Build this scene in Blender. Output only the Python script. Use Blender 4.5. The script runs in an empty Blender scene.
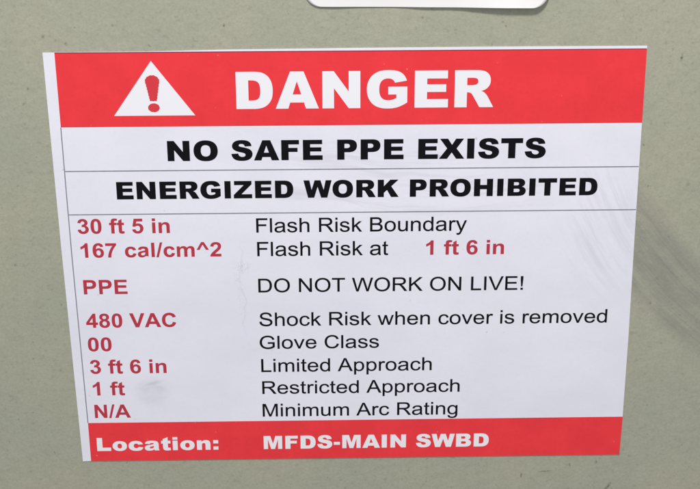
import bpy, bmesh, math, re
from mathutils import Matrix, Vector

MM = 0.001
scene = bpy.context.scene
col = scene.collection

# ------------------------------------------------------------------ node helpers
def new_mat(name):
    m = bpy.data.materials.new(name); m.use_nodes = True
    nt = m.node_tree; nt.nodes.clear()
    out = nt.nodes.new('ShaderNodeOutputMaterial')
    b = nt.nodes.new('ShaderNodeBsdfPrincipled')
    nt.links.new(b.outputs[0], out.inputs[0])
    return m, nt, b

class N:
    """small helper to write node maths in mm on the panel (u to the right, v up)"""
    def __init__(s, nt, off=(0, 0, 0)):
        s.nt = nt
        tc = nt.nodes.new('ShaderNodeTexCoord')
        mp = nt.nodes.new('ShaderNodeMapping')
        nt.links.new(tc.outputs['Object'], mp.inputs['Vector'])
        mp.inputs['Scale'].default_value = (1000, 1000, 1000)
        mp.inputs['Location'].default_value = off
        s.P = mp.outputs[0]
        sp = nt.nodes.new('ShaderNodeSeparateXYZ'); nt.links.new(s.P, sp.inputs[0])
        s.u, s.v = sp.outputs[0], sp.outputs[2]
    def put(s, sock, val):
        if isinstance(val, (int, float)): sock.default_value = val
        elif isinstance(val, tuple): sock.default_value = val if len(val) == 4 or sock.type == 'VECTOR' else (*val, 1)
        else: s.nt.links.new(val, sock)
    def m(s, op, a, b=0.0, c=None, clamp=False):
        n = s.nt.nodes.new('ShaderNodeMath'); n.operation = op; n.use_clamp = clamp
        s.put(n.inputs[0], a); s.put(n.inputs[1], b)
        if c is not None: s.put(n.inputs[2], c)
        return n.outputs[0]
    def noise(s, vec, scale, detail=3, rough=0.5, dim='3D', dist=0.0):
        n = s.nt.nodes.new('ShaderNodeTexNoise'); n.noise_dimensions = dim
        if dim == '1D': s.put(n.inputs['W'], vec)
        else: s.nt.links.new(vec, n.inputs['Vector'])
        n.inputs['Scale'].default_value = scale
        n.inputs['Detail'].default_value = detail
        n.inputs['Roughness'].default_value = rough
        n.inputs['Distortion'].default_value = dist
        return n.outputs['Fac']
    def ramp(s, x, a, b, lo=0.0, hi=1.0):
        n = s.nt.nodes.new('ShaderNodeMapRange'); n.interpolation_type = 'SMOOTHSTEP'
        s.put(n.inputs['Value'], x)
        for k, val in zip(('From Min', 'From Max', 'To Min', 'To Max'), (a, b, lo, hi)):
            n.inputs[k].default_value = val
        return n.outputs[0]
    def mix(s, f, a, b):
        n = s.nt.nodes.new('ShaderNodeMix'); n.data_type = 'RGBA'
        s.put(n.inputs[0], f); s.put(n.inputs[6], a); s.put(n.inputs[7], b)
        return n.outputs[2]
    def comb(s, x, y, z=0.0):
        n = s.nt.nodes.new('ShaderNodeCombineXYZ')
        s.put(n.inputs[0], x); s.put(n.inputs[1], y); s.put(n.inputs[2], z)
        return n.outputs[0]
    def blob(s, cu, cv, ru, rv, ang=0.0, soft=0.5):
        """soft elliptical mask"""
        ca, sa = math.cos(math.radians(ang)), math.sin(math.radians(ang))
        du, dv = s.m('SUBTRACT', s.u, cu), s.m('SUBTRACT', s.v, cv)
        x = s.m('ADD', s.m('MULTIPLY', du, ca / ru), s.m('MULTIPLY', dv, sa / ru))
        y = s.m('ADD', s.m('MULTIPLY', du, -sa / rv), s.m('MULTIPLY', dv, ca / rv))
        d = s.m('SQRT', s.m('ADD', s.m('MULTIPLY', x, x), s.m('MULTIPLY', y, y)))
        return s.ramp(d, 1.0, 1.0 - soft, 0.0, 1.0)
    def radius(s, cu, cv):
        du, dv = s.m('SUBTRACT', s.u, cu), s.m('SUBTRACT', s.v, cv)
        return s.m('SQRT', s.m('ADD', s.m('MULTIPLY', du, du), s.m('MULTIPLY', dv, dv)))
    def bump(s, h, strength, dist):
        n = s.nt.nodes.new('ShaderNodeBump')
        s.put(n.inputs['Height'], h); n.inputs['Strength'].default_value = strength
        n.inputs['Distance'].default_value = dist
        return n.outputs[0]

ARC = (217.8, 114.0)      # centre of the curved wipe marks, mm
# ------------------------------------------------------------------ materials
def paint_material():
    m, nt, b = new_mat('panel_paint'); n = N(nt)
    base = (0.372, 0.378, 0.290, 1)
    fine = n.noise(n.P, 1.35, 3, 0.7)
    mid = n.noise(n.P, 0.22, 3, 0.6)
    big = n.noise(n.P, 0.03, 3, 0.5)
    c = n.mix(n.ramp(big, 0.35, 0.65), (0.372, 0.384, 0.299, 1), (0.412, 0.403, 0.311, 1))
    c = n.mix(n.ramp(mid, 0.3, 0.72, 0, 0.34), c, (0.325, 0.320, 0.245, 1))
    c = n.mix(n.ramp(fine, 0.38, 0.70, 0, 0.36), c, (0.275, 0.278, 0.218, 1))
    grain = n.noise(n.comb(n.u, n.m('ADD', n.v, 40.0), 5.0), 0.75, 3, 0.6)
    c = n.mix(n.ramp(grain, 0.56, 0.76, 0, 0.42), c, (0.225, 0.222, 0.180, 1))
    c = n.mix(n.ramp(grain, 0.42, 0.26, 0, 0.22), c, (0.46, 0.455, 0.36, 1))
    # sparse pits and dirt specks
    sp = n.noise(n.P, 0.55, 1, 0.3)
    c = n.mix(n.ramp(sp, 0.73, 0.80, 0, 0.38), c, (0.10, 0.095, 0.085, 1))
    pale = n.noise(n.comb(n.m('ADD', n.u, 71.0), n.v, 3.0), 0.7, 1, 0.3)
    c = n.mix(n.ramp(pale, 0.76, 0.82, 0, 0.25), c, (0.55, 0.55, 0.46, 1))
    # individual marks
    chip = n.noise(n.comb(n.m('ADD', n.u, 13.0), n.v, 1.0), 2.2, 3, 0.7)
    for (cu, cv, ru, rv, a, f) in [
            (41.9, 124.5, 0.30, 0.55, 0, .8), (158.2, 115.4, 0.38, 0.75, -8, .85), (-3.6, 121.8, .45, .5, 0, .5),
            (2.05, 120, .5, .5, 0, .5), (122.3, -6.5, .3, .9, 0, .7), (129.1, -5.3, 1.9, .28, 4, .6),
            (147.4, -10.6, .5, 1.8, -35, .7), (143.6, -2.5, .4, .6, 0, .55), (100.1, 122.9, .45, .3, 0, .45),
            (112.9, 123.8, .3, .45, 0, .5), (162.7, 81.2, .5, .5, 0, .45), (153.0, -0.6, .5, .45, 0, .5), (136, -3.2, .3, .9, 12, .45), (-8.5, 108.5, .35, .5, 0, .45), (-16, 60, .4, .5, 0, .4), (14, 124.6, .3, .35, 0, .4)]:
        k = n.m('MULTIPLY', n.blob(cu, cv, ru * 1.35, rv * 1.35, a, 0.8), n.ramp(chip, 0.36, 0.54, 0.15, 1.0))
        c = n.mix(n.m('MULTIPLY', k, f), c, (0.075, 0.07, 0.065, 1))
    # curved scuff: a wiped grey smear with streaks running along an arc
    r = n.radius(268, 157)
    rr = n.m('ADD', r, n.m('MULTIPLY', n.m('SUBTRACT', n.noise(n.P, 0.025, 1), 0.5), 3.0))
    along_v = n.m('MULTIPLY', n.m('ADD', n.u, n.m('MULTIPLY', n.v, -1.0)), 0.035)
    st = n.noise(n.comb(n.m('MULTIPLY', rr, 1.5), along_v, 2.0), 1.0, 4, 0.75)
    st2 = n.noise(n.comb(n.m('MULTIPLY', rr, 0.30), along_v, 7.0), 1.0, 3, 0.6)
    inner, outer = 138.5, 160.5
    band = n.m('MULTIPLY', n.ramp(rr, inner - 1, inner + 5.0), n.ramp(rr, outer - 4.5, outer + 1.5, 1, 0))
    along = n.m('MULTIPLY', n.ramp(n.u, 146, 151), n.ramp(n.u, 158, 200, 1, 0.1))
    fade = n.m('MULTIPLY', band, along)
    body = n.m('MULTIPLY', fade, n.ramp(st2, 0.25, 0.65, 0.25, 1.0))
    c = n.mix(n.m('MULTIPLY', body, 0.60), c, (0.225, 0.220, 0.196, 1))
    c = n.mix(n.m('MULTIPLY', fade, n.ramp(st, 0.46, 0.74, 0, 0.42)), c, (0.195, 0.180, 0.165, 1))
    c = n.mix(n.m('MULTIPLY', fade, n.ramp(st, 0.46, 0.26, 0, 0.40)), c, (0.40, 0.39, 0.31, 1))
    nt.links.new(c, b.inputs['Base Color'])
    rough = n.m('ADD', n.ramp(mid, 0.3, 0.7, 0.42, 0.52), n.m('MULTIPLY', fade, 0.12))
    nt.links.new(rough, b.inputs['Roughness'])
    peel = n.m('ADD', n.m('MULTIPLY', n.noise(n.P, 0.45, 2, 0.5), 1.0), n.m('MULTIPLY', fine, 0.35))
    nt.links.new(n.bump(peel, 0.55, 0.00022), b.inputs['Normal'])
    return m

def film_common(n, b, off_rough=0.34):
    h = n.m('ADD', n.noise(n.P, 0.05, 2), n.m('MULTIPLY', n.noise(n.P, 0.9, 2), 0.04))
    n.nt.links.new(n.bump(h, 0.35, 0.0009), b.inputs['Normal'])
    b.inputs['Roughness'].default_value = off_rough

OFF = (75, 0, 0)     # the label's empty stands at u = 75 mm
def film_material():
    m, nt, b = new_mat('white_label_film'); n = N(nt, OFF)
    c = n.mix(n.ramp(n.noise(n.P, 0.035, 3), 0.35, 0.65), (0.785, 0.780, 0.880, 1), (0.820, 0.812, 0.905, 1))
    c = n.mix(n.ramp(n.noise(n.P, 0.8, 3, 0.7), 0.45, 0.75, 0, 0.10), c, (0.62, 0.62, 0.70, 1))
    r = n.radius(*ARC)
    rr = n.m('ADD', r, n.m('MULTIPLY', n.noise(n.P, 0.025, 1), 4.0))
    av = n.m('MULTIPLY', n.m('SUBTRACT', n.u, n.v), 0.03)
    st = n.noise(n.comb(n.m('MULTIPLY', rr, 0.60), av, 0.0), 1.0, 4, 0.62)
    # faint wipe streaks near the right edge and across the two upper rows
    z1 = n.blob(141, 68, 14, 27, 0, 0.7)
    c = n.mix(n.m('MULTIPLY', z1, n.ramp(st, 0.40, 0.76, 0, 0.46)), c, (0.56, 0.55, 0.63, 1))
    c = n.mix(n.m('MULTIPLY', z1, n.ramp(st, 0.42, 0.30, 0, 0.45)), c, (0.84, 0.84, 0.90, 1))
    # shallow sweeping streaks, upper middle
    r2 = n.radius(95, 330)
    rr2 = n.m('ADD', r2, n.m('MULTIPLY', n.noise(n.P, 0.03, 2), 9.0))
    st2 = n.noise(n.comb(n.m('MULTIPLY', rr2, 0.38), n.m('MULTIPLY', n.u, 0.022), 0.0), 1.0, 4, 0.65)
    z2 = n.m('MAXIMUM', n.m('MULTIPLY', n.blob(85, 80, 55, 9, 0, 0.7), 1.0), n.m('MULTIPLY', n.blob(80, 89, 42, 7, -4, 0.8), 0.9))
    c = n.mix(n.m('MULTIPLY', z2, n.ramp(st2, 0.46, 0.70, 0, 0.60)), c, (0.58, 0.57, 0.66, 1))
    # grey thumb smudge beside the lower red figures
    brk = n.noise(n.comb(n.m('MULTIPLY', n.u, 0.45), n.v, 0), 0.55, 3, 0.6)
    z3 = n.blob(18.4, 21.6, 6.2, 5.6, 8, 0.7)
    c = n.mix(n.m('MULTIPLY', z3, n.ramp(brk, 0.30, 0.72, 0.18, 0.42)), c, (0.54, 0.54, 0.59, 1))
    c = n.mix(n.m('MULTIPLY', n.blob(19.0, 24.4, 3.6, 0.9, 12, 0.95), 0.35), c, (0.42, 0.42, 0.46, 1))
    # creased scratch between the two columns
    cr = n.noise(n.P, 0.55, 3, 0.7)
    line = n.ramp(n.m('ABSOLUTE', n.m('SUBTRACT', cr, 0.5)), 0.0, 0.035, 1, 0)
    z4 = n.m('MAXIMUM', n.blob(44.6, 58.8, 3.2, 2.4, 35, 0.7), n.m('MULTIPLY', n.blob(43.6, 52, 1.6, 14, 6, 0.9), 0.5))
    c = n.mix(n.m('MULTIPLY', z4, n.m('MULTIPLY', line, 0.65)), c, (0.50, 0.50, 0.57, 1))
    c = n.mix(n.m('MULTIPLY', n.blob(51.5, 34.2, 8, 1.6, 5, 0.9), n.ramp(brk, 0.4, 0.65, 0, 0.35)), c, (0.52, 0.52, 0.58, 1))
    wob = n.m('MULTIPLY', n.m('SUBTRACT', n.noise(n.comb(0.0, n.v, 4.0), 0.13, 2, 0.5), 0.5), 6.0)
    scr = n.ramp(n.m('ABSOLUTE', n.m('SUBTRACT', n.m('SUBTRACT', n.u, 44.4), wob)), 0.08, 0.38, 1, 0)
    vis = n.m('MULTIPLY', n.m('MULTIPLY', n.ramp(n.v, 37, 43), n.ramp(n.v, 60, 68, 1, 0)), n.ramp(brk, 0.35, 0.6, 0.25, 1.0))
    c = n.mix(n.m('MULTIPLY', n.m('MULTIPLY', scr, vis), 0.20), c, (0.45, 0.45, 0.53, 1))
    # tiny dirt flecks
    sp = n.noise(n.P, 0.42, 1, 0.3)
    c = n.mix(n.ramp(sp, 0.785, 0.82, 0, 0.35), c, (0.35, 0.34, 0.38, 1))
    nt.links.new(c, b.inputs['Base Color'])
    film_common(n, b)
    return m

def red_material(name, a, d):
    m, nt, b = new_mat(name); n = N(nt, OFF)
    c = n.mix(n.ramp(n.noise(n.P, 0.10, 3, 0.6), 0.35, 0.68), a, d)
    c = n.mix(n.ramp(n.noise(n.P, 1.0, 3, 0.7), 0.45, 0.75, 0, 0.24), c, tuple(x * 0.8 for x in a[:3]) + (1,))
    # pinholes where the ribbon missed
    c = n.mix(n.ramp(n.noise(n.comb(n.u, n.v, 9), 0.8, 1, .3), 0.79, 0.82, 0, 0.25), c, (0.85, 0.45, 0.48, 1))
    nt.links.new(c, b.inputs['Base Color'])
    film_common(n, b, 0.38)
    return m

def ink_material(name, a, rough=0.42, var=0.25):
    m, nt, b = new_mat(name); n = N(nt, OFF)
    c = n.mix(n.ramp(n.noise(n.P, 0.9, 3, 0.6), 0.3, 0.75, 0, var), a, tuple(min(1, x * 1.4 + 0.008) for x in a[:3]) + (1,))
    nt.links.new(c, b.inputs['Base Color'])
    b.inputs['Roughness'].default_value = rough
    b.inputs['Specular IOR Level'].default_value = 0.12 if a[0] < 0.1 else 0.3
    return m

def plate_material():
    m, nt, b = new_mat('blank_label_film'); n = N(nt)
    c = n.mix(n.ramp(n.noise(n.P, 0.08, 3), 0.3, 0.7), (0.83, 0.805, 0.80, 1), (0.86, 0.84, 0.84, 1))
    nt.links.new(c, b.inputs['Base Color'])
    b.inputs['Roughness'].default_value = 0.4
    return m

PAINT = paint_material()
FILM = film_material()
RED = red_material('red_print', (0.82, 0.032, 0.043, 1), (0.88, 0.036, 0.048, 1))
REDLO = RED
MARKRED = red_material('mark_red_print', (0.66, 0.036, 0.050, 1), (0.70, 0.040, 0.055, 1))
INKRED = ink_material('red_lettering_ink', (0.47, 0.036, 0.060, 1), var=0.12)
BLACK = ink_material('black_ink', (0.004, 0.0035, 0.006, 1), 0.55, 0.12)
WHITE = ink_material('white_lettering_film', (0.86, 0.85, 0.90, 1), 0.36, 0.0)
GREY = ink_material('grey_rule_ink', (0.20, 0.20, 0.23, 1), 0.5, 0.5)
DARKRED = ink_material('dark_red_edge_ink', (0.22, 0.018, 0.05, 1), 0.5, 0.3)
PLATE = plate_material()

# ------------------------------------------------------------------ glyph outlines (sans serif, 2048 units to the em)
# per face: character -> (advance, outline)
REG = {
'F': (1251, "M168 0V1466H1157V1293H362V839H1050V666H362V0Z"),
'l': (455, "M131 0V1466H311V0Z"),
'a': (1139, "M828 131Q728 46 635.5 11Q543 -24 437 -24Q262 -24 168 61.5Q74 147 74 280Q74 358 109.5 422.5Q145 487 202.5 526Q260 565 332 585Q385 599 492 612Q710 638 813 674Q814 711 814 721Q814 831 763 876Q694 937 558 937Q431 937 370.5 892.5Q310 848 281 735L105 759Q129 872 184 941.5Q239 1011 343 1048.5Q447 1086 584 1086Q720 1086 805 1054Q890 1022 930 973.5Q970 925 986 851Q995 805 995 685V445Q995 194 1006.5 127.5Q1018 61 1052 0H864Q836 56 828 131ZM813 533Q715 493 519 465Q408 449 362 429Q316 409 291 370.5Q266 332 266 285Q266 213 320.5 165Q375 117 480 117Q584 117 665 162.5Q746 208 784 287Q813 348 813 467Z"),
's': (1024, "M63 317L241 345Q256 238 324.5 181Q393 124 516 124Q640 124 700 174.5Q760 225 760 293Q760 354 707 389Q670 413 523 450Q325 500 248.5 536.5Q172 573 132.5 637.5Q93 702 93 780Q93 851 125.5 911.5Q158 972 214 1012Q256 1043 328.5 1064.5Q401 1086 484 1086Q609 1086 703.5 1050Q798 1014 843 952.5Q888 891 905 788L729 764Q717 846 659.5 892Q602 938 497 938Q373 938 320 897Q267 856 267 801Q267 766 289 738Q311 709 358 690Q385 680 517 644Q708 593 783.5 560.5Q859 528 902 466Q945 404 945 312Q945 222 892.5 142.5Q840 63 741 19.5Q642 -24 517 -24Q310 -24 201.5 62Q93 148 63 317Z"),
'h': (1139, "M135 0V1466H315V940Q441 1086 633 1086Q751 1086 838 1039.5Q925 993 962.5 911Q1000 829 1000 673V0H820V673Q820 808 761.5 869.5Q703 931 596 931Q516 931 445.5 889.5Q375 848 345 777Q315 706 315 581V0Z"),
'R': (1479, "M161 0V1466H811Q1007 1466 1109 1426.5Q1211 1387 1272 1287Q1333 1187 1333 1066Q1333 910 1232 803Q1131 696 920 667Q997 630 1037 594Q1122 516 1198 399L1453 0H1209L1015 305Q930 437 875 507Q820 577 776.5 605Q733 633 688 642Q655 651 580 651H355V0ZM355 819H772Q905 819 980 846.5Q1055 874 1094 934.5Q1133 995 1133 1066Q1133 1170 1057.5 1237Q982 1304 819 1304H355Z"),
'i': (455, "M136 1259V1466H316V1259ZM136 0V1062H316V0Z"),
'k': (1024, "M136 0V1466H316V630L742 1062H975L569 668L1016 0H794L443 543L316 421V0Z"),
'B': (1366, "M150 0V1466H700Q868 1466 969.5 1421.5Q1071 1377 1128.5 1284.5Q1186 1192 1186 1091Q1186 997 1135 914Q1084 831 981 780Q1114 741 1185.5 647Q1257 553 1257 425Q1257 322 1213.5 233.5Q1170 145 1106 97Q1042 49 945.5 24.5Q849 0 709 0ZM344 850H661Q790 850 846 867Q920 889 957.5 940Q995 991 995 1068Q995 1141 960 1196.5Q925 1252 860 1272.5Q795 1293 637 1293H344ZM344 173H709Q803 173 841 180Q908 192 953 220Q998 248 1027 301.5Q1056 355 1056 425Q1056 507 1014 567.5Q972 628 897.5 652.5Q823 677 683 677H344Z"),
'o': (1139, "M68 531Q68 826 232 968Q369 1086 566 1086Q785 1086 924 942.5Q1063 799 1063 546Q1063 341 1001.5 223.5Q940 106 822.5 41Q705 -24 566 -24Q343 -24 205.5 119Q68 262 68 531ZM253 531Q253 327 342 225.5Q431 124 566 124Q700 124 789 226Q878 328 878 537Q878 734 788.5 835.5Q699 937 566 937Q431 937 342 836Q253 735 253 531Z"),
'u': (1139, "M831 0V156Q707 -24 494 -24Q400 -24 318.5 12Q237 48 197.5 102.5Q158 157 142 236Q131 289 131 404V1062H311V473Q311 332 322 283Q339 212 394 171.5Q449 131 530 131Q611 131 682 172.5Q753 214 782.5 285.5Q812 357 812 493V1062H992V0Z"),
'n': (1139, "M135 0V1062H297V911Q414 1086 635 1086Q731 1086 811.5 1051.5Q892 1017 932 961Q972 905 988 828Q998 778 998 653V0H818V646Q818 756 797 810.5Q776 865 722.5 897.5Q669 930 597 930Q482 930 398.5 857Q315 784 315 580V0Z"),
'd': (1139, "M824 0V134Q723 -24 527 -24Q400 -24 293.5 46Q187 116 128.5 241.5Q70 367 70 530Q70 689 123 818.5Q176 948 282 1017Q388 1086 519 1086Q615 1086 690 1045.5Q765 1005 812 940V1466H991V0ZM255 530Q255 326 341 225Q427 124 544 124Q662 124 744.5 220.5Q827 317 827 515Q827 733 743 835Q659 937 536 937Q416 937 335.5 839Q255 741 255 530Z"),
'r': (682, "M133 0V1062H295V901Q357 1014 409.5 1050Q462 1086 525 1086Q616 1086 710 1028L648 861Q582 900 516 900Q457 900 410 864.5Q363 829 343 766Q313 670 313 556V0Z"),
'y': (1024, "M127 -409L107 -240Q166 -256 210 -256Q270 -256 306 -236Q342 -216 365 -180Q382 -153 420 -46Q425 -31 436 -2L33 1062H227L448 447Q491 330 525 201Q556 325 599 443L826 1062H1006L602 -18Q537 -193 501 -259Q453 -348 391 -389.5Q329 -431 243 -431Q191 -431 127 -409Z"),
't': (569, "M528 161L554 2Q478 -14 418 -14Q320 -14 266 17Q212 48 190 98.5Q168 149 168 311V922H36V1062H168V1325L347 1433V1062H528V922H347V301Q347 224 356.5 202Q366 180 387.5 167Q409 154 449 154Q479 154 528 161Z"),
'D': (1479, "M158 0V1466H663Q834 1466 924 1445Q1050 1416 1139 1340Q1255 1242 1312.5 1089.5Q1370 937 1370 741Q1370 574 1331 445Q1292 316 1231 231.5Q1170 147 1097.5 98.5Q1025 50 922.5 25Q820 0 687 0ZM352 173H665Q810 173 892.5 200Q975 227 1024 276Q1093 345 1131.5 461.5Q1170 578 1170 744Q1170 974 1094.5 1097.5Q1019 1221 911 1263Q833 1293 660 1293H352Z"),
'O': (1593, "M99 714Q99 1079 295 1285.5Q491 1492 801 1492Q1004 1492 1167 1395Q1330 1298 1415.5 1124.5Q1501 951 1501 731Q1501 508 1411 332Q1321 156 1156 65.5Q991 -25 800 -25Q593 -25 430 75Q267 175 183 348Q99 521 99 714ZM299 711Q299 446 441.5 293.5Q584 141 799 141Q1018 141 1159.5 295Q1301 449 1301 732Q1301 911 1240.5 1044.5Q1180 1178 1063.5 1251.5Q947 1325 802 1325Q596 1325 447.5 1183.5Q299 1042 299 711Z"),
'N': (1479, "M156 0V1466H355L1125 315V1466H1311V0H1112L342 1152V0Z"),
'T': (1251, "M531 0V1293H48V1466H1210V1293H725V0Z"),
'W': (1933, "M414 0L25 1466H224L447 505Q483 354 509 205Q565 440 575 476L854 1466H1088L1298 724Q1377 448 1412 205Q1440 344 1485 524L1715 1466H1910L1508 0H1321L1012 1117Q973 1257 966 1289Q943 1188 923 1117L612 0Z"),
'K': (1366, "M150 0V1466H344V739L1072 1466H1335L720 872L1362 0H1106L584 742L344 508V0Z"),
'L': (1139, "M150 0V1466H344V173H1066V0Z"),
'I': (569, "M191 0V1466H385V0Z"),
'V': (1366, "M577 0L9 1466H219L600 401Q646 273 677 161Q711 281 756 401L1152 1466H1350L776 0Z"),
'E': (1366, "M162 0V1466H1222V1293H356V844H1167V672H356V173H1256V0Z"),
'!': (569, "M231 364L176 1116V1466H394V1116L341 364ZM184 0V205H391V0Z"),
'S': (1366, "M92 471L275 487Q288 377 335.5 306.5Q383 236 483 192.5Q583 149 708 149Q819 149 904 182Q989 215 1030.5 272.5Q1072 330 1072 398Q1072 467 1032 518.5Q992 570 900 605Q841 628 639 676.5Q437 725 356 768Q251 823 199.5 904.5Q148 986 148 1087Q148 1198 211 1294.5Q274 1391 395 1441Q516 1491 664 1491Q827 1491 951.5 1438.5Q1076 1386 1143 1284Q1210 1182 1215 1053L1029 1039Q1014 1178 927.5 1249Q841 1320 672 1320Q496 1320 415.5 1255.5Q335 1191 335 1100Q335 1021 392 970Q448 919 684.5 865.5Q921 812 1009 772Q1137 713 1198 622.5Q1259 532 1259 413Q1259 295 1191.5 190.5Q1124 86 997.5 28Q871 -30 713 -25Q513 -25 377.5 33.5Q242 87 165.5 204Q92 321 92 471Z"),
'c': (1024, "M828 389L1005 366Q976 183 856.5 79.5Q737 -24 563 -24Q345 -24 212.5 118.5Q80 261 80 527Q80 699 137 828Q194 957 310.5 1021.5Q427 1086 564 1086Q737 1086 847 998.5Q957 911 988 750L813 723Q788 830 724.5 884Q661 938 571 938Q435 938 350 840.5Q265 743 265 532Q265 318 347 221Q429 124 561 124Q667 124 738 189Q809 254 828 389Z"),
'w': (1479, "M331 0L6 1062H192L361 449L424 221Q428 238 479 440L648 1062H833L992 446L1045 243L1106 448L1288 1062H1463L1131 0H944L775 636L734 817L519 0Z"),
'e': (1139, "M862 342L1048 319Q1004 156 885 66Q766 -24 581 -24Q348 -24 211.5 119.5Q75 263 75 522Q75 790 213 938Q351 1086 571 1086Q784 1086 919 941Q1054 796 1054 533Q1054 517 1053 485H261Q271 310 360 217Q449 124 582 124Q681 124 751 176Q821 228 862 342ZM271 633H864Q852 767 796 834Q710 938 573 938Q449 938 364.5 855Q280 772 271 633Z"),
'v': (1024, "M430 0L26 1062H216L444 426Q481 323 512 212Q536 296 579 414L815 1062H1000L598 0Z"),
'm': (1706, "M135 0V1062H296V913Q346 991 429 1038.5Q512 1086 618 1086Q736 1086 811.5 1037Q887 988 918 900Q1044 1086 1246 1086Q1404 1086 1489 998.5Q1574 911 1574 729V0H1395V669Q1395 777 1377.5 824.5Q1360 872 1314 901Q1268 930 1206 930Q1094 930 1020 855.5Q946 781 946 617V0H766V690Q766 810 722 870Q678 930 578 930Q502 930 437.5 890Q373 850 344 773Q315 696 315 551V0Z"),
'G': (1593, "M844 575V747L1465 748V204Q1322 90 1170 32.5Q1018 -25 858 -25Q642 -25 465.5 67.5Q289 160 199 335Q109 510 109 726Q109 940 198.5 1125.5Q288 1311 456 1401Q624 1491 843 1491Q1002 1491 1130.5 1439.5Q1259 1388 1332 1296Q1405 1204 1443 1056L1268 1008Q1235 1120 1186 1184Q1137 1248 1046 1286.5Q955 1325 844 1325Q711 1325 614 1284.5Q517 1244 457.5 1178Q398 1112 365 1033Q309 897 309 738Q309 542 376.5 410Q444 278 573 214Q702 150 847 150Q973 150 1093 198.5Q1213 247 1275 302V575Z"),
'C': (1479, "M1204 514L1398 465Q1337 226 1178.5 100.5Q1020 -25 791 -25Q554 -25 405.5 71.5Q257 168 179.5 351Q102 534 102 744Q102 973 189.5 1143.5Q277 1314 438.5 1402.5Q600 1491 794 1491Q1014 1491 1164 1379Q1314 1267 1373 1064L1182 1019Q1131 1179 1034 1252Q937 1325 790 1325Q621 1325 507.5 1244Q394 1163 348 1026.5Q302 890 302 745Q302 558 356.5 418.5Q411 279 526 210Q641 141 775 141Q938 141 1051 235Q1164 329 1204 514Z"),
'p': (1139, "M135 -407V1062H299V924Q357 1005 430 1045.5Q503 1086 607 1086Q743 1086 847 1016Q951 946 1004 818.5Q1057 691 1057 539Q1057 376 998.5 245.5Q940 115 828.5 45.5Q717 -24 594 -24Q504 -24 432.5 14Q361 52 315 110V-407ZM298 525Q298 320 381 222Q464 124 582 124Q702 124 787.5 225.5Q873 327 873 540Q873 743 789.5 844Q706 945 590 945Q475 945 386.5 837.5Q298 730 298 525Z"),
'A': (1366, "M-3 0L560 1466H769L1369 0H1148L977 444H364L203 0ZM420 602H917L764 1008Q694 1193 660 1312Q632 1171 581 1032Z"),
'M': (1706, "M152 0V1466H444L791 428Q839 283 861 211Q886 291 939 446L1290 1466H1551V0H1364V1227L938 0H763L339 1248V0Z"),
'g': (1139, "M102 -88L277 -114Q288 -195 338 -232Q405 -282 521 -282Q646 -282 714 -232Q782 -182 806 -92Q820 -37 819 139Q701 0 525 0Q306 0 186 158Q66 316 66 537Q66 689 121 817.5Q176 946 280.5 1016Q385 1086 526 1086Q714 1086 836 934V1062H1002V144Q1002 -104 951.5 -207.5Q901 -311 791.5 -371Q682 -431 522 -431Q332 -431 215 -345.5Q98 -260 102 -88ZM251 550Q251 341 334 245Q417 149 542 149Q666 149 750 244.5Q834 340 834 544Q834 739 747.5 838Q661 937 539 937Q419 937 335 839.5Q251 742 251 550Z"),
' ': (569, ""),
}
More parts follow.
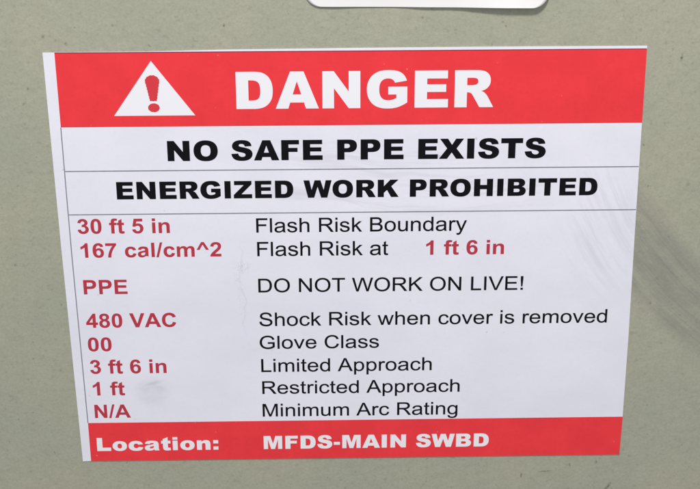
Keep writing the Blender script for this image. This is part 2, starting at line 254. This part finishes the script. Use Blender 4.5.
BOLD = {
'0': (1139, "M562 1472Q774 1472 894 1321Q1037 1141 1037 724Q1037 308 893 126Q774 -24 562 -24Q349 -24 218.5 139.5Q88 303 88 722Q88 1138 231 1320Q351 1472 562 1472ZM562 1238Q511 1238 471 1205.5Q431 1173 409 1089Q380 980 380 722Q380 464 406 367.5Q432 271 471.5 239Q511 207 562 207Q613 207 653 239.5Q693 272 715 356Q744 464 744 722Q744 980 718 1076.5Q692 1173 652.5 1205.5Q613 1238 562 1238Z"),
'1': (1139, "M807 0H526V1059Q372 915 163 846V1101Q273 1137 402 1237.5Q531 1338 579 1472H807Z"),
'2': (1139, "M1036 261V0H51Q67 148 147 280.5Q227 413 463 632Q653 809 696 872Q754 959 754 1044Q754 1138 703.5 1188.5Q653 1239 564 1239Q476 1239 424 1186Q372 1133 364 1010L84 1038Q109 1270 241 1371Q373 1472 571 1472Q788 1472 912 1355Q1036 1238 1036 1064Q1036 965 1000.5 875.5Q965 786 888 688Q837 623 704 501Q571 379 535.5 339Q500 299 478 261Z"),
'3': (1139, "M76 391L348 424Q361 320 418 265Q475 210 556 210Q643 210 702.5 276Q762 342 762 454Q762 560 705 622Q648 684 566 684Q512 684 437 663L468 892Q582 889 642 941.5Q702 994 702 1081Q702 1155 658 1199Q614 1243 541 1243Q469 1243 418 1193Q367 1143 356 1047L97 1091Q124 1224 178.5 1303.5Q233 1383 330.5 1427.5Q428 1472 549 1472Q756 1472 881 1340Q984 1232 984 1096Q984 903 773 788Q899 761 974.5 667Q1050 573 1050 440Q1050 247 909 111Q768 -25 558 -25Q359 -25 228 89.5Q97 204 76 391Z"),
'4': (1139, "M638 0V295H38V541L674 1472H910V542H1092V295H910V0ZM638 542V1043L301 542Z"),
'5': (1139, "M91 377L371 406Q383 311 442 255.5Q501 200 578 200Q666 200 727 271.5Q788 343 788 487Q788 622 727.5 689.5Q667 757 570 757Q449 757 353 650L125 683L269 1446H1012V1183H482L438 934Q532 981 630 981Q817 981 947 845Q1077 709 1077 492Q1077 311 972 169Q829 -25 575 -25Q372 -25 244 84Q116 193 91 377Z"),
'6': (1139, "M1034 1107L762 1077Q752 1161 710 1201Q668 1241 601 1241Q512 1241 450.5 1161Q389 1081 373 828Q478 952 634 952Q810 952 935.5 818Q1061 684 1061 472Q1061 247 929 111Q797 -25 590 -25Q368 -25 225 147.5Q82 320 82 713Q82 1116 231 1294Q380 1472 618 1472Q785 1472 894.5 1378.5Q1004 1285 1034 1107ZM397 495Q397 358 460 283.5Q523 209 604 209Q682 209 734 270Q786 331 786 470Q786 613 730 679.5Q674 746 590 746Q509 746 453 682.5Q397 619 397 495Z"),
'7': (1139, "M86 1185V1446H1046V1242Q927 1125 804 906Q681 687 616.5 440.5Q552 194 553 0H282Q289 304 407.5 620Q526 936 724 1185Z"),
'8': (1139, "M328 791Q219 837 169.5 917.5Q120 998 120 1094Q120 1258 234.5 1365Q349 1472 560 1472Q769 1472 884.5 1365Q1000 1258 1000 1094Q1000 992 947 912.5Q894 833 798 791Q920 742 983.5 648Q1047 554 1047 431Q1047 228 917.5 101Q788 -26 573 -26Q373 -26 240 79Q84 202 84 416Q84 534 142.5 632.5Q201 731 328 791ZM386 1074Q386 990 433.5 943Q481 896 560 896Q640 896 688 943.5Q736 991 736 1075Q736 1154 688.5 1201.5Q641 1249 563 1249Q482 1249 434 1201Q386 1153 386 1074ZM360 439Q360 323 419.5 258Q479 193 568 193Q655 193 712 255.5Q769 318 769 436Q769 539 711 601.5Q653 664 564 664Q461 664 410.5 593Q360 522 360 439Z"),
'f': (682, "M24 1062H180V1142Q180 1276 208.5 1342Q237 1408 313.5 1449.5Q390 1491 507 1491Q627 1491 742 1455L704 1259Q637 1275 575 1275Q514 1275 487.5 1246.5Q461 1218 461 1137V1062H671V841H461V0H180V841H24Z"),
't': (682, "M634 1062V838H442V410Q442 280 447.5 258.5Q453 237 472.5 223Q492 209 520 209Q559 209 633 236L657 18Q559 -24 435 -24Q359 -24 298 1.5Q237 27 208.5 67.5Q180 108 169 177Q160 226 160 375V838H31V1062H160V1273L442 1437V1062Z"),
'i': (569, "M147 1206V1466H428V1206ZM147 0V1062H428V0Z"),
'n': (1251, "M1114 0H833V542Q833 714 815 764.5Q797 815 756.5 843Q716 871 659 871Q586 871 528 831Q470 791 448.5 725Q427 659 427 481V0H146V1062H407V906Q546 1086 757 1086Q850 1086 927 1052.5Q1004 1019 1043.5 967Q1083 915 1098.5 849Q1114 783 1114 660Z"),
'c': (1139, "M1073 748L796 698Q782 781 732.5 823Q683 865 604 865Q499 865 436.5 792.5Q374 720 374 550Q374 361 437.5 283Q501 205 608 205Q688 205 739 250.5Q790 296 811 407L1087 360Q1044 170 922 73Q800 -24 595 -24Q362 -24 223.5 123Q85 270 85 530Q85 793 224 939.5Q363 1086 600 1086Q794 1086 908.5 1002.5Q1023 919 1073 748Z"),
'a': (1139, "M357 738L102 784Q145 938 250 1012Q355 1086 562 1086Q750 1086 842 1041.5Q934 997 971.5 928.5Q1009 860 1009 677L1006 349Q1006 209 1019.5 142.5Q1033 76 1070 0H792Q781 28 765 83Q758 108 755 116Q683 46 601 11Q519 -24 426 -24Q262 -24 167.5 65Q73 154 73 290Q73 380 116 450.5Q159 521 236.5 558.5Q314 596 460 624Q657 661 733 693V721Q733 802 693 836.5Q653 871 542 871Q467 871 425 841.5Q383 812 357 738ZM733 510Q679 492 562 467Q445 442 409 418Q354 379 354 319Q354 260 398 217Q442 174 510 174Q586 174 655 224Q706 262 722 317Q733 353 733 454Z"),
'l': (569, "M147 0V1466H428V0Z"),
'/': (569, "M-1 -25L362 1491H570L203 -25Z"),
'm': (1821, "M126 1062H385V917Q524 1086 716 1086Q818 1086 893 1044Q968 1002 1016 917Q1086 1002 1167 1044Q1248 1086 1340 1086Q1457 1086 1538 1038.5Q1619 991 1659 899Q1688 831 1688 679V0H1407V607Q1407 765 1378 811Q1339 871 1258 871Q1199 871 1147 835Q1095 799 1072 729.5Q1049 660 1049 510V0H768V582Q768 737 753 782Q738 827 706.5 849Q675 871 621 871Q556 871 504 836Q452 801 429.5 735Q407 669 407 516V0H126Z"),
'^': (1196, "M313 690H57L481 1483H716L1139 690H885L595 1245Z"),
'P': (1366, "M149 0V1466H624Q894 1466 976 1444Q1102 1411 1187 1300.5Q1272 1190 1272 1015Q1272 880 1223 788Q1174 696 1098.5 643.5Q1023 591 945 574Q839 553 638 553H445V0ZM445 1218V802H607Q782 802 841 825Q900 848 933.5 897Q967 946 967 1011Q967 1091 920 1143Q873 1195 801 1208Q748 1218 588 1218Z"),
'E': (1366, "M149 0V1466H1236V1218H445V893H1181V646H445V247H1264V0Z"),
'V': (1366, "M523 0L-1 1466H320L691 381L1050 1466H1364L839 0Z"),
'A': (1479, "M1471 0H1149L1021 333H435L314 0H0L571 1466H884ZM926 580L724 1124L526 580Z"),
'C': (1479, "M1087 539L1374 448Q1308 208 1154.5 91.5Q1001 -25 765 -25Q473 -25 285 174.5Q97 374 97 720Q97 1086 286 1288.5Q475 1491 783 1491Q1052 1491 1220 1332Q1320 1238 1370 1062L1077 992Q1051 1106 968.5 1172Q886 1238 768 1238Q605 1238 503.5 1121Q402 1004 402 742Q402 464 502 346Q602 228 762 228Q880 228 965 303Q1050 378 1087 539Z"),
'N': (1479, "M152 0V1466H440L1040 487V1466H1315V0H1018L427 956V0Z"),
' ': (569, ""),
}
HEAVY = {
'E': (1479, "M150 1466H1364V1153H604V920H1309V621H604V333H1386V0H150Z"),
'F': (1366, "M150 1466H1271V1151H605V895H1174V599H605V0H150Z"),
'I': (797, "M170 1466H624V0H170Z"),
'H': (1706, "M150 1466H603V953H1098V1466H1553V0H1098V593H603V0H150Z"),
'L': (1366, "M150 1466H603V361H1309V0H150Z"),
'N': (1706, "M149 1466H571L1122 656V1466H1548V0H1122L574 804V0H149Z"),
'T': (1479, "M43 1466H1421V1104H958V0H506V1104H43Z"),
'X': (1593, "M42 1466H544L803 1014L1055 1466H1551L1092 753L1594 0H1082L791 468L498 0H-11L498 761Z"),
'Z': (1479, "M85 1466H1377V1190L608 344H1403V0H43V287L802 1125H85Z"),
'A': (1593, "M1058 242H545L473 0H11L561 1466H1054L1604 0H1131ZM963 559L802 1086L642 559Z"),
'W': (2048, "M-10 1466H426L583 645L813 1466H1247L1478 646L1635 1466H2069L1741 0H1291L1030 932L770 0H320Z"),
'K': (1706, "M151 1466H604V912L1079 1466H1682L1147 912L1706 0H1148L839 603L604 357V0H151Z"),
'M': (1933, "M149 1466H744L974 573L1202 1466H1797V0H1426V1118L1141 0H805L520 1118V0H149Z"),
'D': (1593, "M153 1466H826Q1025 1466 1147.5 1412Q1270 1358 1350 1257Q1430 1156 1466 1022Q1502 888 1502 738Q1502 503 1448.5 373.5Q1395 244 1300 156.5Q1205 69 1096 40Q947 0 826 0H153ZM606 1134V331H717Q859 331 919 362.5Q979 394 1013 472.5Q1047 551 1047 727Q1047 960 971 1046Q895 1132 719 1132Z"),
'O': (1706, "M90 733Q90 1092 290 1292Q490 1491 847 1491Q1213 1491 1411 1294.5Q1609 1098 1609 744Q1609 487 1522.5 322.5Q1436 158 1272.5 66.5Q1109 -25 865 -25Q617 -25 454.5 54Q292 133 191 304Q90 475 90 733ZM543 731Q543 509 625.5 412Q708 315 850 315Q996 315 1076 410Q1156 505 1156 751Q1156 958 1072.5 1053.5Q989 1149 846 1149Q709 1149 626 1052Q543 955 543 731Z"),
'G': (1706, "M879 532V837H1579V212Q1378 75 1223.5 25.5Q1069 -24 857 -24Q596 -24 431.5 65Q267 154 176.5 330Q86 506 86 734Q86 974 185 1151.5Q284 1329 475 1421Q624 1492 876 1492Q1119 1492 1239.5 1448Q1360 1404 1439.5 1311.5Q1519 1219 1559 1077L1122 999Q1095 1082 1030.5 1126Q966 1170 866 1170Q717 1170 628.5 1066.5Q540 963 540 739Q540 501 629.5 399Q719 297 879 297Q955 297 1024 319Q1093 341 1182 394V532Z"),
'R': (1593, "M150 0V1466H905Q1115 1466 1226 1430Q1337 1394 1405 1296.5Q1473 1199 1473 1059Q1473 937 1421 848.5Q1369 760 1278 705Q1220 670 1119 647Q1200 620 1237 593Q1262 575 1309.5 516Q1357 457 1373 425L1592 0H1080L838 448Q792 535 756 561Q707 595 645 595H605V0ZM605 872H796Q827 872 916 892Q961 901 989.5 938Q1018 975 1018 1023Q1018 1094 973 1132Q928 1170 804 1170H605Z"),
'P': (1479, "M150 1466H903Q1149 1466 1271.5 1349Q1394 1232 1394 1016Q1394 794 1260.5 669Q1127 544 853 544H605V0H150ZM605 841H716Q847 841 900 886.5Q953 932 953 1003Q953 1072 907 1120Q861 1168 734 1168H605Z"),
'S': (1479, "M74 485L505 512Q519 407 562 352Q632 263 762 263Q859 263 911.5 308.5Q964 354 964 414Q964 471 914 516Q864 561 682 601Q384 668 257 779Q129 890 129 1062Q129 1175 194.5 1275.5Q260 1376 391.5 1433.5Q523 1491 752 1491Q1033 1491 1180.5 1386.5Q1328 1282 1356 1054L929 1029Q912 1128 857.5 1173Q803 1218 707 1218Q628 1218 588 1184.5Q548 1151 548 1103Q548 1068 581 1040Q613 1011 733 986Q1030 922 1158.5 856.5Q1287 791 1345.5 694Q1404 597 1404 477Q1404 336 1326 217Q1248 98 1108 36.5Q968 -25 755 -25Q381 -25 237 119Q93 263 74 485Z"),
'B': (1593, "M150 1466H998Q1210 1466 1323.5 1361Q1437 1256 1437 1101Q1437 971 1356 878Q1302 816 1198 780Q1356 742 1430.5 649.5Q1505 557 1505 417Q1505 303 1452 212Q1399 121 1307 68Q1250 35 1135 20Q982 0 932 0H150ZM607 891H804Q910 891 951.5 927.5Q993 964 993 1033Q993 1097 951.5 1133Q910 1169 807 1169H607ZM607 315H838Q955 315 1003 356.5Q1051 398 1051 468Q1051 533 1003.5 572.5Q956 612 837 612H607Z"),
'o': (1366, "M85 529Q85 772 249 929Q413 1086 692 1086Q1011 1086 1174 901Q1285 752 1285 534Q1285 289 1132.5 132.5Q970 -24 693 -24Q437 -24 279 106Q85 267 85 529ZM493 530Q493 388 550.5 320Q608 252 695 252Q773 252 825.5 319Q876 386 876 534Q876 678 825 744.5Q773 811 698 811Q609 811 551 743.5Q493 676 493 530Z"),
'c': (1366, "M902 391L1288 347Q1256 226 1183 137.5Q1111 49 998 12Q886 -24 712 -24Q544 -24 432 7Q320 38 239.5 108Q159 178 114 272Q68 366 68 522Q68 684 123 792Q164 872 234.5 935Q305 998 380 1029Q499 1086 685 1086Q945 1086 1081.5 986Q1218 886 1273 714L891 663Q873 728 828 761Q783 794 707 794Q611 794 551.5 725.5Q492 657 492 517Q492 393 551 329Q610 264 701 264Q777 264 829 303Q880 342 902 391Z"),
'a': (1366, "M470 725L82 766Q104 868 145.5 926.5Q187 985 265 1028Q321 1059 419 1072.5Q517 1086 631 1086Q814 1086 925 1065.5Q1036 1045 1110 980Q1162 935 1192 852.5Q1222 770 1222 695V228Q1222 153 1231.5 110.5Q1241 68 1273 0H892Q869 41 862 62.5Q855 84 848 130Q768 53 689 20Q581 -24 438 -24Q248 -24 149.5 64Q51 152 51 281Q51 402 122 480Q193 558 384 596Q613 642 681 660.5Q749 679 825 709Q825 784 794 814Q763 844 685 844Q585 844 535 812Q496 787 470 725ZM825 509Q741 479 650 456Q526 423 493 391Q459 358 459 317Q459 270 491.5 240.5Q524 211 588 211Q655 211 712.5 243.5Q770 276 797.5 322Q825 368 825 442Z"),
't': (911, "M633 1466V1062H857V764H633V388Q633 320 646 298Q666 264 716 264Q761 264 842 290L872 9Q721 -24 590 -24Q438 -24 366 15Q294 54 259.5 133.5Q225 213 225 391V764H75V1062H225V1257Z"),
'i': (683, "M137 1466H545V1184H137ZM137 1062H545V0H137Z"),
'n': (1366, "M126 1062H507V889Q592 995 679 1040.5Q766 1086 891 1086Q1060 1086 1155.5 985.5Q1251 885 1251 675V0H840V584Q840 684 803 725.5Q766 767 699 767Q625 767 579 711Q533 655 533 510V0H126Z"),
':': (683, "M138 1062H547V709H138ZM138 353H547V0H138Z"),
'-': (683, "M70 707H610V391H70Z"),
' ': (683, ""),
}
FACES = {'R': REG, 'B': BOLD, 'K': HEAVY}

def outline(path):
    """parse an outline into closed rings of points, quadratics flattened"""
    rings, cur, p = [], [], (0.0, 0.0)
    for cmd, args in re.findall(r'([MLHVQZ])([^MLHVQZ]*)', path):
        v = [float(x) for x in args.split()]
        if cmd == 'M': cur = [(v[0], v[1])]; p = cur[0]
        elif cmd == 'L': p = (v[0], v[1]); cur.append(p)
        elif cmd == 'H': p = (v[0], p[1]); cur.append(p)
        elif cmd == 'V': p = (p[0], v[0]); cur.append(p)
        elif cmd == 'Q':
            a, b, c = p, (v[0], v[1]), (v[2], v[3])
            for k in range(1, 6):
                t = k / 5
                cur.append(((1-t)**2*a[0] + 2*t*(1-t)*b[0] + t*t*c[0], (1-t)**2*a[1] + 2*t*(1-t)*b[1] + t*t*c[1]))
            p = c
        elif cmd == 'Z':
            if math.dist(cur[0], cur[-1]) < 1: cur.pop()
            rings.append(cur)
    return rings

# ------------------------------------------------------------------ object helpers
ORIGIN = Vector((0.075, 0, 0))       # foot of the warning label
def link(name, me, mat, parent=None, label=None):
    o = bpy.data.objects.new(name, me); col.objects.link(o)
    me.materials.append(mat)
    if parent is not None: o.parent = parent
    if label: o['label'] = label
    return o

def rings_object(name, rings, w0, w1, mat, parent, label=None, origin=ORIGIN, grow=0.0):
    """closed rings in mm on the panel plane -> one solid thin mesh between heights w0 and w1 (mm)"""
    cu = bpy.data.curves.new(name, 'CURVE'); cu.dimensions = '2D'; cu.fill_mode = 'BOTH'
    for r in rings:
        s = cu.splines.new('POLY'); s.points.add(len(r) - 1); s.use_cyclic_u = True
        for q, (x, y) in zip(s.points, r): q.co = (x, y, 0, 1)
    cu.extrude = (w1 - w0) / 2
    cu.offset = grow
    tmp = bpy.data.objects.new(name, cu); col.objects.link(tmp)
    bpy.context.view_layer.update()
    me = bpy.data.meshes.new_from_object(tmp.evaluated_get(bpy.context.evaluated_depsgraph_get()))
    bpy.data.objects.remove(tmp)
    # panel plane: u -> X, v -> Z, height -> -Y
    me.transform(Matrix(((MM, 0, 0, -origin.x), (0, 0, -MM, -(w0 + w1) / 2 * MM - origin.y), (0, MM, 0, -origin.z), (0, 0, 0, 1))))
    me.name = name
    me.update()
    return link(name, me, mat, parent, label)

def text_rings(txt, face, u0, u1, v, cap, lean=0.0):
    F = FACES[face]; x = 0; rr = []
    for ch in txt:
        adv, path = F[ch]
        for r in outline(path): rr.append([(a + x, b) for a, b in r])
        x += adv
    x0 = min(a for r in rr for a, b in r); x1 = max(a for r in rr for a, b in r)
    sx, sy = (u1 - u0) / (x1 - x0), cap / 1466
    return [[(u0 + (a - x0) * sx, v + b * sy) for a, b in r] for r in rr]

def poly_at(pts, v):
    """u of a gently bent upright edge at height v"""
    pts = sorted(pts, key=lambda p: p[1])
    for (ua, va), (ub, vb) in zip(pts, pts[1:]):
        if v <= vb: return ua + (ub - ua) * (v - va) / (vb - va)
    return pts[-1][0]

# ------------------------------------------------------------------ painted steel panel
bm = bmesh.new()
bmesh.ops.create_cube(bm, size=1.0, matrix=Matrix.Translation((0.075, 0.0015, 0.06)) @ Matrix.Diagonal((1.3, 0.003, 1.1, 1)))
bmesh.ops.bevel(bm, geom=[e for e in bm.edges], offset=0.0012, segments=3, affect='EDGES')
me = bpy.data.meshes.new('metal_panel'); bm.to_mesh(me); bm.free()
panel = link('wall', me, PAINT); panel['kind'] = 'structure'

# ------------------------------------------------------------------ the warning label
root = bpy.data.objects.new('warning_label', None); col.objects.link(root)
root.empty_display_size = 0.02
root.location = ORIGIN
root['label'] = 'large white and red DANGER label with printed lettering stuck on the green-grey metal'
root['category'] = 'warning label'

LEFT = [(-4.0, 117.83), (-3.7, 89.4), (-3.42, 66), (-3.03, 42.2), (-2.33, -0.10)]
INNER = [(-1.03, 118.0), (-0.92, 98.2), (-0.86, 80), (-0.74, 62), (-0.50, 45.5), (-0.03, 12.3), (0.0, 0.0)]
RIGHT = [(149.02, 118.5), (149.22, 98.3), (149.35, 86), (149.55, 70), (150.05, 37.4), (150.17, 11.9), (150.02, -0.05)]
TOP = [(-4.0, 117.83), (23, 117.87), (42, 118.22), (73.5, 118.42), (105, 118.5), (149.02, 118.5)]
sheet = LEFT[::-1] + TOP[1:-1] + RIGHT[:-1] + [(150.0, 0.0), (100, 0.0), (50, 0.0), (0.0, 0.0)]
rings_object('sheet', [sheet], 0.0, 0.16, FILM, root, 'white glossy label film with a bare left margin')

def strip(v0, v1, top=None, inset=0.0):
    n = 8
    L = [(poly_at(INNER, v0 + (v1 - v0) * k / n), v0 + (v1 - v0) * k / n) for k in range(n + 1)]
    Rr = [(poly_at(RIGHT, v0 + (v1 - v0) * k / n) + 0.01, v0 + (v1 - v0) * k / n) for k in range(n + 1)]
    return L + (top or []) + Rr[::-1]

hdr = rings_object('header_band', [strip(98.2, 117.80)], 0.12, 0.18, RED, root, 'bright red band across the top of the label')
ftr = rings_object('footer_band', [strip(-0.02, 12.15)], 0.12, 0.18, REDLO, root, 'red band across the foot of the label')
rings_object('edge_line', [[(-1.0, 117.60), (148.9, 117.60), (148.9, 117.82), (-1.0, 117.82)]], 0.14, 0.187, DARKRED, hdr)

tri = rings_object('warning_triangle', [[(23.1, 115.5), (12.95, 101.15), (33.75, 101.15)]], 0.15, 0.20, WHITE, hdr, 'white warning triangle')
ex = []
for k in range(13):      # rounded head of the exclamation mark
    a = math.radians(180 - 15 * k)
    ex.append((23.15 + 1.85 * math.cos(a), 110.2 + 1.6 * math.sin(a)))
ex += [(24.75, 108.9), (24.1, 105.0), (22.35, 105.0), (21.6, 108.9)]
dot = [(23.25 + 1.5 * math.cos(math.radians(20 * k)), 103.25 + 1.18 * math.sin(math.radians(20 * k))) for k in range(18)]
def ragged(ring, step, amp):
    """coarse low-resolution print edge"""
    out = []
    for (xa, ya), (xb, yb) in zip(ring, ring[1:] + ring[:1]):
        m_ = max(1, round(math.dist((xa, ya), (xb, yb)) / step))
        for k in range(m_):
            t = k / m_; s_ = amp * (1 if len(out) % 2 else -1)
            dx, dy = xb - xa, yb - ya; L_ = math.hypot(dx, dy) or 1
            out.append((xa + dx * t - dy / L_ * s_, ya + dy * t + dx / L_ * s_))
    return out
ex, dot = ragged(ex, 0.40, 0.05), ragged(dot, 0.45, 0.025)
rings_object('exclamation_mark', [ex, dot], 0.18, 0.215, MARKRED, tri, 'red exclamation mark')

for v in (86.25, 74.22):
    rings_object('rule_line', [[(poly_at(INNER, v), v - 0.14), (poly_at(RIGHT, v) - 0.1, v - 0.14), (poly_at(RIGHT, v) - 0.1, v + 0.14), (poly_at(INNER, v), v + 0.14)]], 0.12, 0.174, GREY, root)
vs = [12.2, 30, 45.5, 62, 80, 98.15]
rings_object('margin_line', [[(poly_at(INNER, v) - 0.13, v) for v in vs] + [(poly_at(INNER, v) + 0.13, v) for v in vs[::-1]]], 0.12, 0.176, GREY, root)

TEXT = [
 ("DANGER", 'K', 44.40, 110.35, 102.74, 9.75, WHITE, 'large white word DANGER'),
 ("NO SAFE PPE EXISTS", 'K', 26.10, 124.55, 88.85, 5.45, BLACK, 'heavy black words NO SAFE PPE EXISTS'),
 ("ENERGIZED WORK PROHIBITED", 'K', 12.28, 138.72, 78.42, 4.80, BLACK, 'heavy black words ENERGIZED WORK PROHIBITED'),
 ("30 ft 5 in", 'B', 1.35, 25.65, 68.86, 4.15, INKRED, 'bold red figures 30 ft 5 in'),
 ("167 cal/cm^2", 'B', 1.70, 39.05, 62.02, 4.10, INKRED, 'bold red figures 167 cal/cm^2'),
 ("PPE", 'B', 1.70, 13.42, 51.38, 4.15, INKRED, 'bold red letters PPE'),
 ("480 VAC", 'B', 1.68, 26.05, 41.46, 4.15, INKRED, 'bold red figures 480 VAC'),
 ("00", 'B', 1.68, 8.10, 34.36, 4.15, INKRED, 'bold red figures 00'),
 ("3 ft 6 in", 'B', 1.78, 22.72, 27.50, 4.20, INKRED, 'bold red figures 3 ft 6 in'),
 ("1 ft", 'B', 2.10, 10.88, 20.78, 4.15, INKRED, 'bold red figures 1 ft, alone'),
 ("N/A", 'B', 2.10, 12.05, 13.72, 4.12, INKRED, 'bold red letters N/A'),
 ("1 ft 6 in", 'B', 93.80, 114.68, 61.90, 4.10, INKRED, 'bold red figures 1 ft 6 in in the right column'),
 ("Flash Risk Boundary", 'R', 48.58, 104.50, 68.74, 4.00, BLACK, 'thin black words Flash Risk Boundary'),
 ("Flash Risk at", 'R', 48.66, 83.64, 61.98, 4.05, BLACK, 'thin black words Flash Risk at'),
 ("DO NOT WORK ON LIVE!", 'R', 48.68, 120.25, 51.42, 3.98, BLACK, 'thin black words DO NOT WORK ON LIVE!'),
 ("Shock Risk when cover is removed", 'R', 48.72, 143.70, 41.40, 3.98, BLACK, 'thin black words Shock Risk when cover is removed'),
 ("Glove Class", 'R', 48.62, 81.30, 34.52, 3.90, BLACK, 'thin black words Glove Class'),
 ("Limited Approach", 'R', 48.86, 95.94, 27.45, 3.95, BLACK, 'thin black words Limited Approach'),
 ("Restricted Approach", 'R', 48.98, 103.86, 20.66, 3.90, BLACK, 'thin black words Restricted Approach'),
 ("Minimum Arc Rating", 'R', 48.90, 103.44, 13.55, 3.95, BLACK, 'thin black words Minimum Arc Rating'),
 ("Location:", 'K', 2.02, 36.10, 3.20, 4.15, WHITE, 'heavy white word Location:'),
 ("MFDS-MAIN SWBD", 'K', 48.95, 112.57, 3.18, 4.15, WHITE, 'heavy white code MFDS-MAIN SWBD'),
]
for txt, face, u0, u1, v, cap, mat, lab in TEXT:
    on_band = mat is WHITE
    par = (hdr if v > 90 else ftr) if on_band else root
    rings_object('lettering', text_rings(txt, face, u0, u1, v, cap), 0.14, 0.20 if on_band else 0.18, mat, par, lab, grow={'R': 0.028, 'B': 0.015, 'K': 0.012}[face])

# ------------------------------------------------------------------ blank white sticker above, its lower right lifting off the paint
def lift(u, v):
    def ss(a, b, x):
        t = max(0.0, min(1.0, (x - a) / (b - a))); return t * t * (3 - 2 * t)
    along = 0.22 * math.exp(-((u - 69) / 5.5) ** 2) + 0.35 * ss(84, 94, u) + 0.80 * ss(98, 114, u) - 0.25 * ss(118, 124, u)
    return 0.03 + along * math.exp(-max(0, v - 128.9) / 9.0)
U0, U1, V0, V1, RC = 62.2, 123.4, 129.1, 176.0, 4.0
vsamp = [RC * (1 - math.cos(math.radians(9 * k))) for k in range(11)]
vsamp = [V0 + x for x in vsamp] + [V0 + RC + 1.5 * k for k in range(1, 24)] + [V1 - x for x in vsamp[::-1]]
rows = []
NU = 64
for v in vsamp:
    d = max(V0 + RC - v, v - (V1 - RC), 0.0)
    ins = RC - math.sqrt(max(0, RC * RC - d * d))
    rows.append([(U0 + ins + (U1 - U0 - 2 * ins) * k / NU, v) for k in range(NU + 1)])
PO = Vector((0.0928, 0, V0 * MM))
bm = bmesh.new(); T = 0.22
def vert(u, v, h): return bm.verts.new((u * MM - PO.x, -h * MM, v * MM - PO.z))
tops = [[vert(u, v - 0.010 * (u - 62) * math.exp(-(v - V0) / 6), lift(u, v) + T) for u, v in r] for r in rows]
bots = [[vert(u, v - 0.010 * (u - 62) * math.exp(-(v - V0) / 6), lift(u, v)) for u, v in r] for r in rows]
n, mcol = len(rows), NU + 1
for i in range(n - 1):
    for j in range(mcol - 1):
        bm.faces.new((tops[i][j], tops[i][j+1], tops[i+1][j+1], tops[i+1][j]))
        bm.faces.new((bots[i][j], bots[i+1][j], bots[i+1][j+1], bots[i][j+1]))
border = [(0, j) for j in range(mcol)] + [(i, mcol-1) for i in range(1, n)] + [(n-1, j) for j in range(mcol-2, -1, -1)] + [(i, 0) for i in range(n-2, 0, -1)]
for a, b2 in zip(border, border[1:] + border[:1]):
    bm.faces.new((tops[a[0]][a[1]], bots[a[0]][a[1]], bots[b2[0]][b2[1]], tops[b2[0]][b2[1]]))
bmesh.ops.recalc_face_normals(bm, faces=bm.faces)
for f in bm.faces: f.smooth = len(f.verts) == 4 and abs(f.normal.y) > 0.5
me = bpy.data.meshes.new('blank_sticker'); bm.to_mesh(me); bm.free()
st = link('blank_sticker', me, PLATE); st.location = PO
st['label'] = 'blank white sticker with rounded corners above the danger label, its lower right edge peeling'
st['category'] = 'sticker'

# ------------------------------------------------------------------ camera
cam = bpy.data.cameras.new('camera'); co = bpy.data.objects.new('camera', cam); col.objects.link(co)
r = Vector((0.99978, -0.020866, -0.002171)); u = Vector((0.009672, 0.366625, 0.930319)); b = Vector((-0.018616, -0.930135, 0.366746))
u = (u - u.dot(b) * b).normalized(); r = u.cross(b).normalized()
co.matrix_world = Matrix(((r.x, u.x, b.x, 0.0664682), (r.y, u.y, b.y, -0.3477729), (r.z, u.z, b.z, 0.2021260), (0, 0, 0, 1)))
cam.sensor_width = 36; cam.lens = 36 * 1400 / 700
cam.clip_start = 0.01; cam.clip_end = 50
scene.camera = co

# ------------------------------------------------------------------ light: a lamp above and in front, soft light from all round
ld = bpy.data.lights.new('lamp', 'AREA'); ld.shape = 'RECTANGLE'; ld.size = 0.10; ld.size_y = 0.07
ld.energy = 3.45
ld.color = (1.0, 0.985, 0.955)
lo = bpy.data.objects.new('lamp', ld); col.objects.link(lo)
lo.location = (0.068, -0.30, 0.60)
lo.rotation_euler = (Vector((0.07, 0, 0.06)) - lo.location).to_track_quat('-Z', 'Y').to_euler()
w = bpy.data.worlds.new('World'); scene.world = w; w.use_nodes = True
wt = w.node_tree; bg = wt.nodes['Background']; bg.inputs[1].default_value = 0.60
# a bright hazy surround, darker towards the ground
tc = wt.nodes.new('ShaderNodeTexCoord'); sp = wt.nodes.new('ShaderNodeSeparateXYZ'); cr = wt.nodes.new('ShaderNodeValToRGB')
wt.links.new(tc.outputs['Generated'], sp.inputs[0])
mr = wt.nodes.new('ShaderNodeMapRange'); mr.inputs['From Min'].default_value = -1; mr.inputs['From Max'].default_value = 1
wt.links.new(sp.outputs[2], mr.inputs[0]); wt.links.new(mr.outputs[0], cr.inputs[0]); wt.links.new(cr.outputs[0], bg.inputs[0])
cr.color_ramp.elements[0].position = 0.20; cr.color_ramp.elements[0].color = (0.52, 0.52, 0.52, 1)
cr.color_ramp.elements[1].position = 0.62; cr.color_ramp.elements[1].color = (1.0, 1.02, 1.05, 1)

scene.view_settings.view_transform = 'Standard'
scene.view_settings.look = 'None'
scene.view_settings.gamma = 1
scene.view_settings.exposure = 0
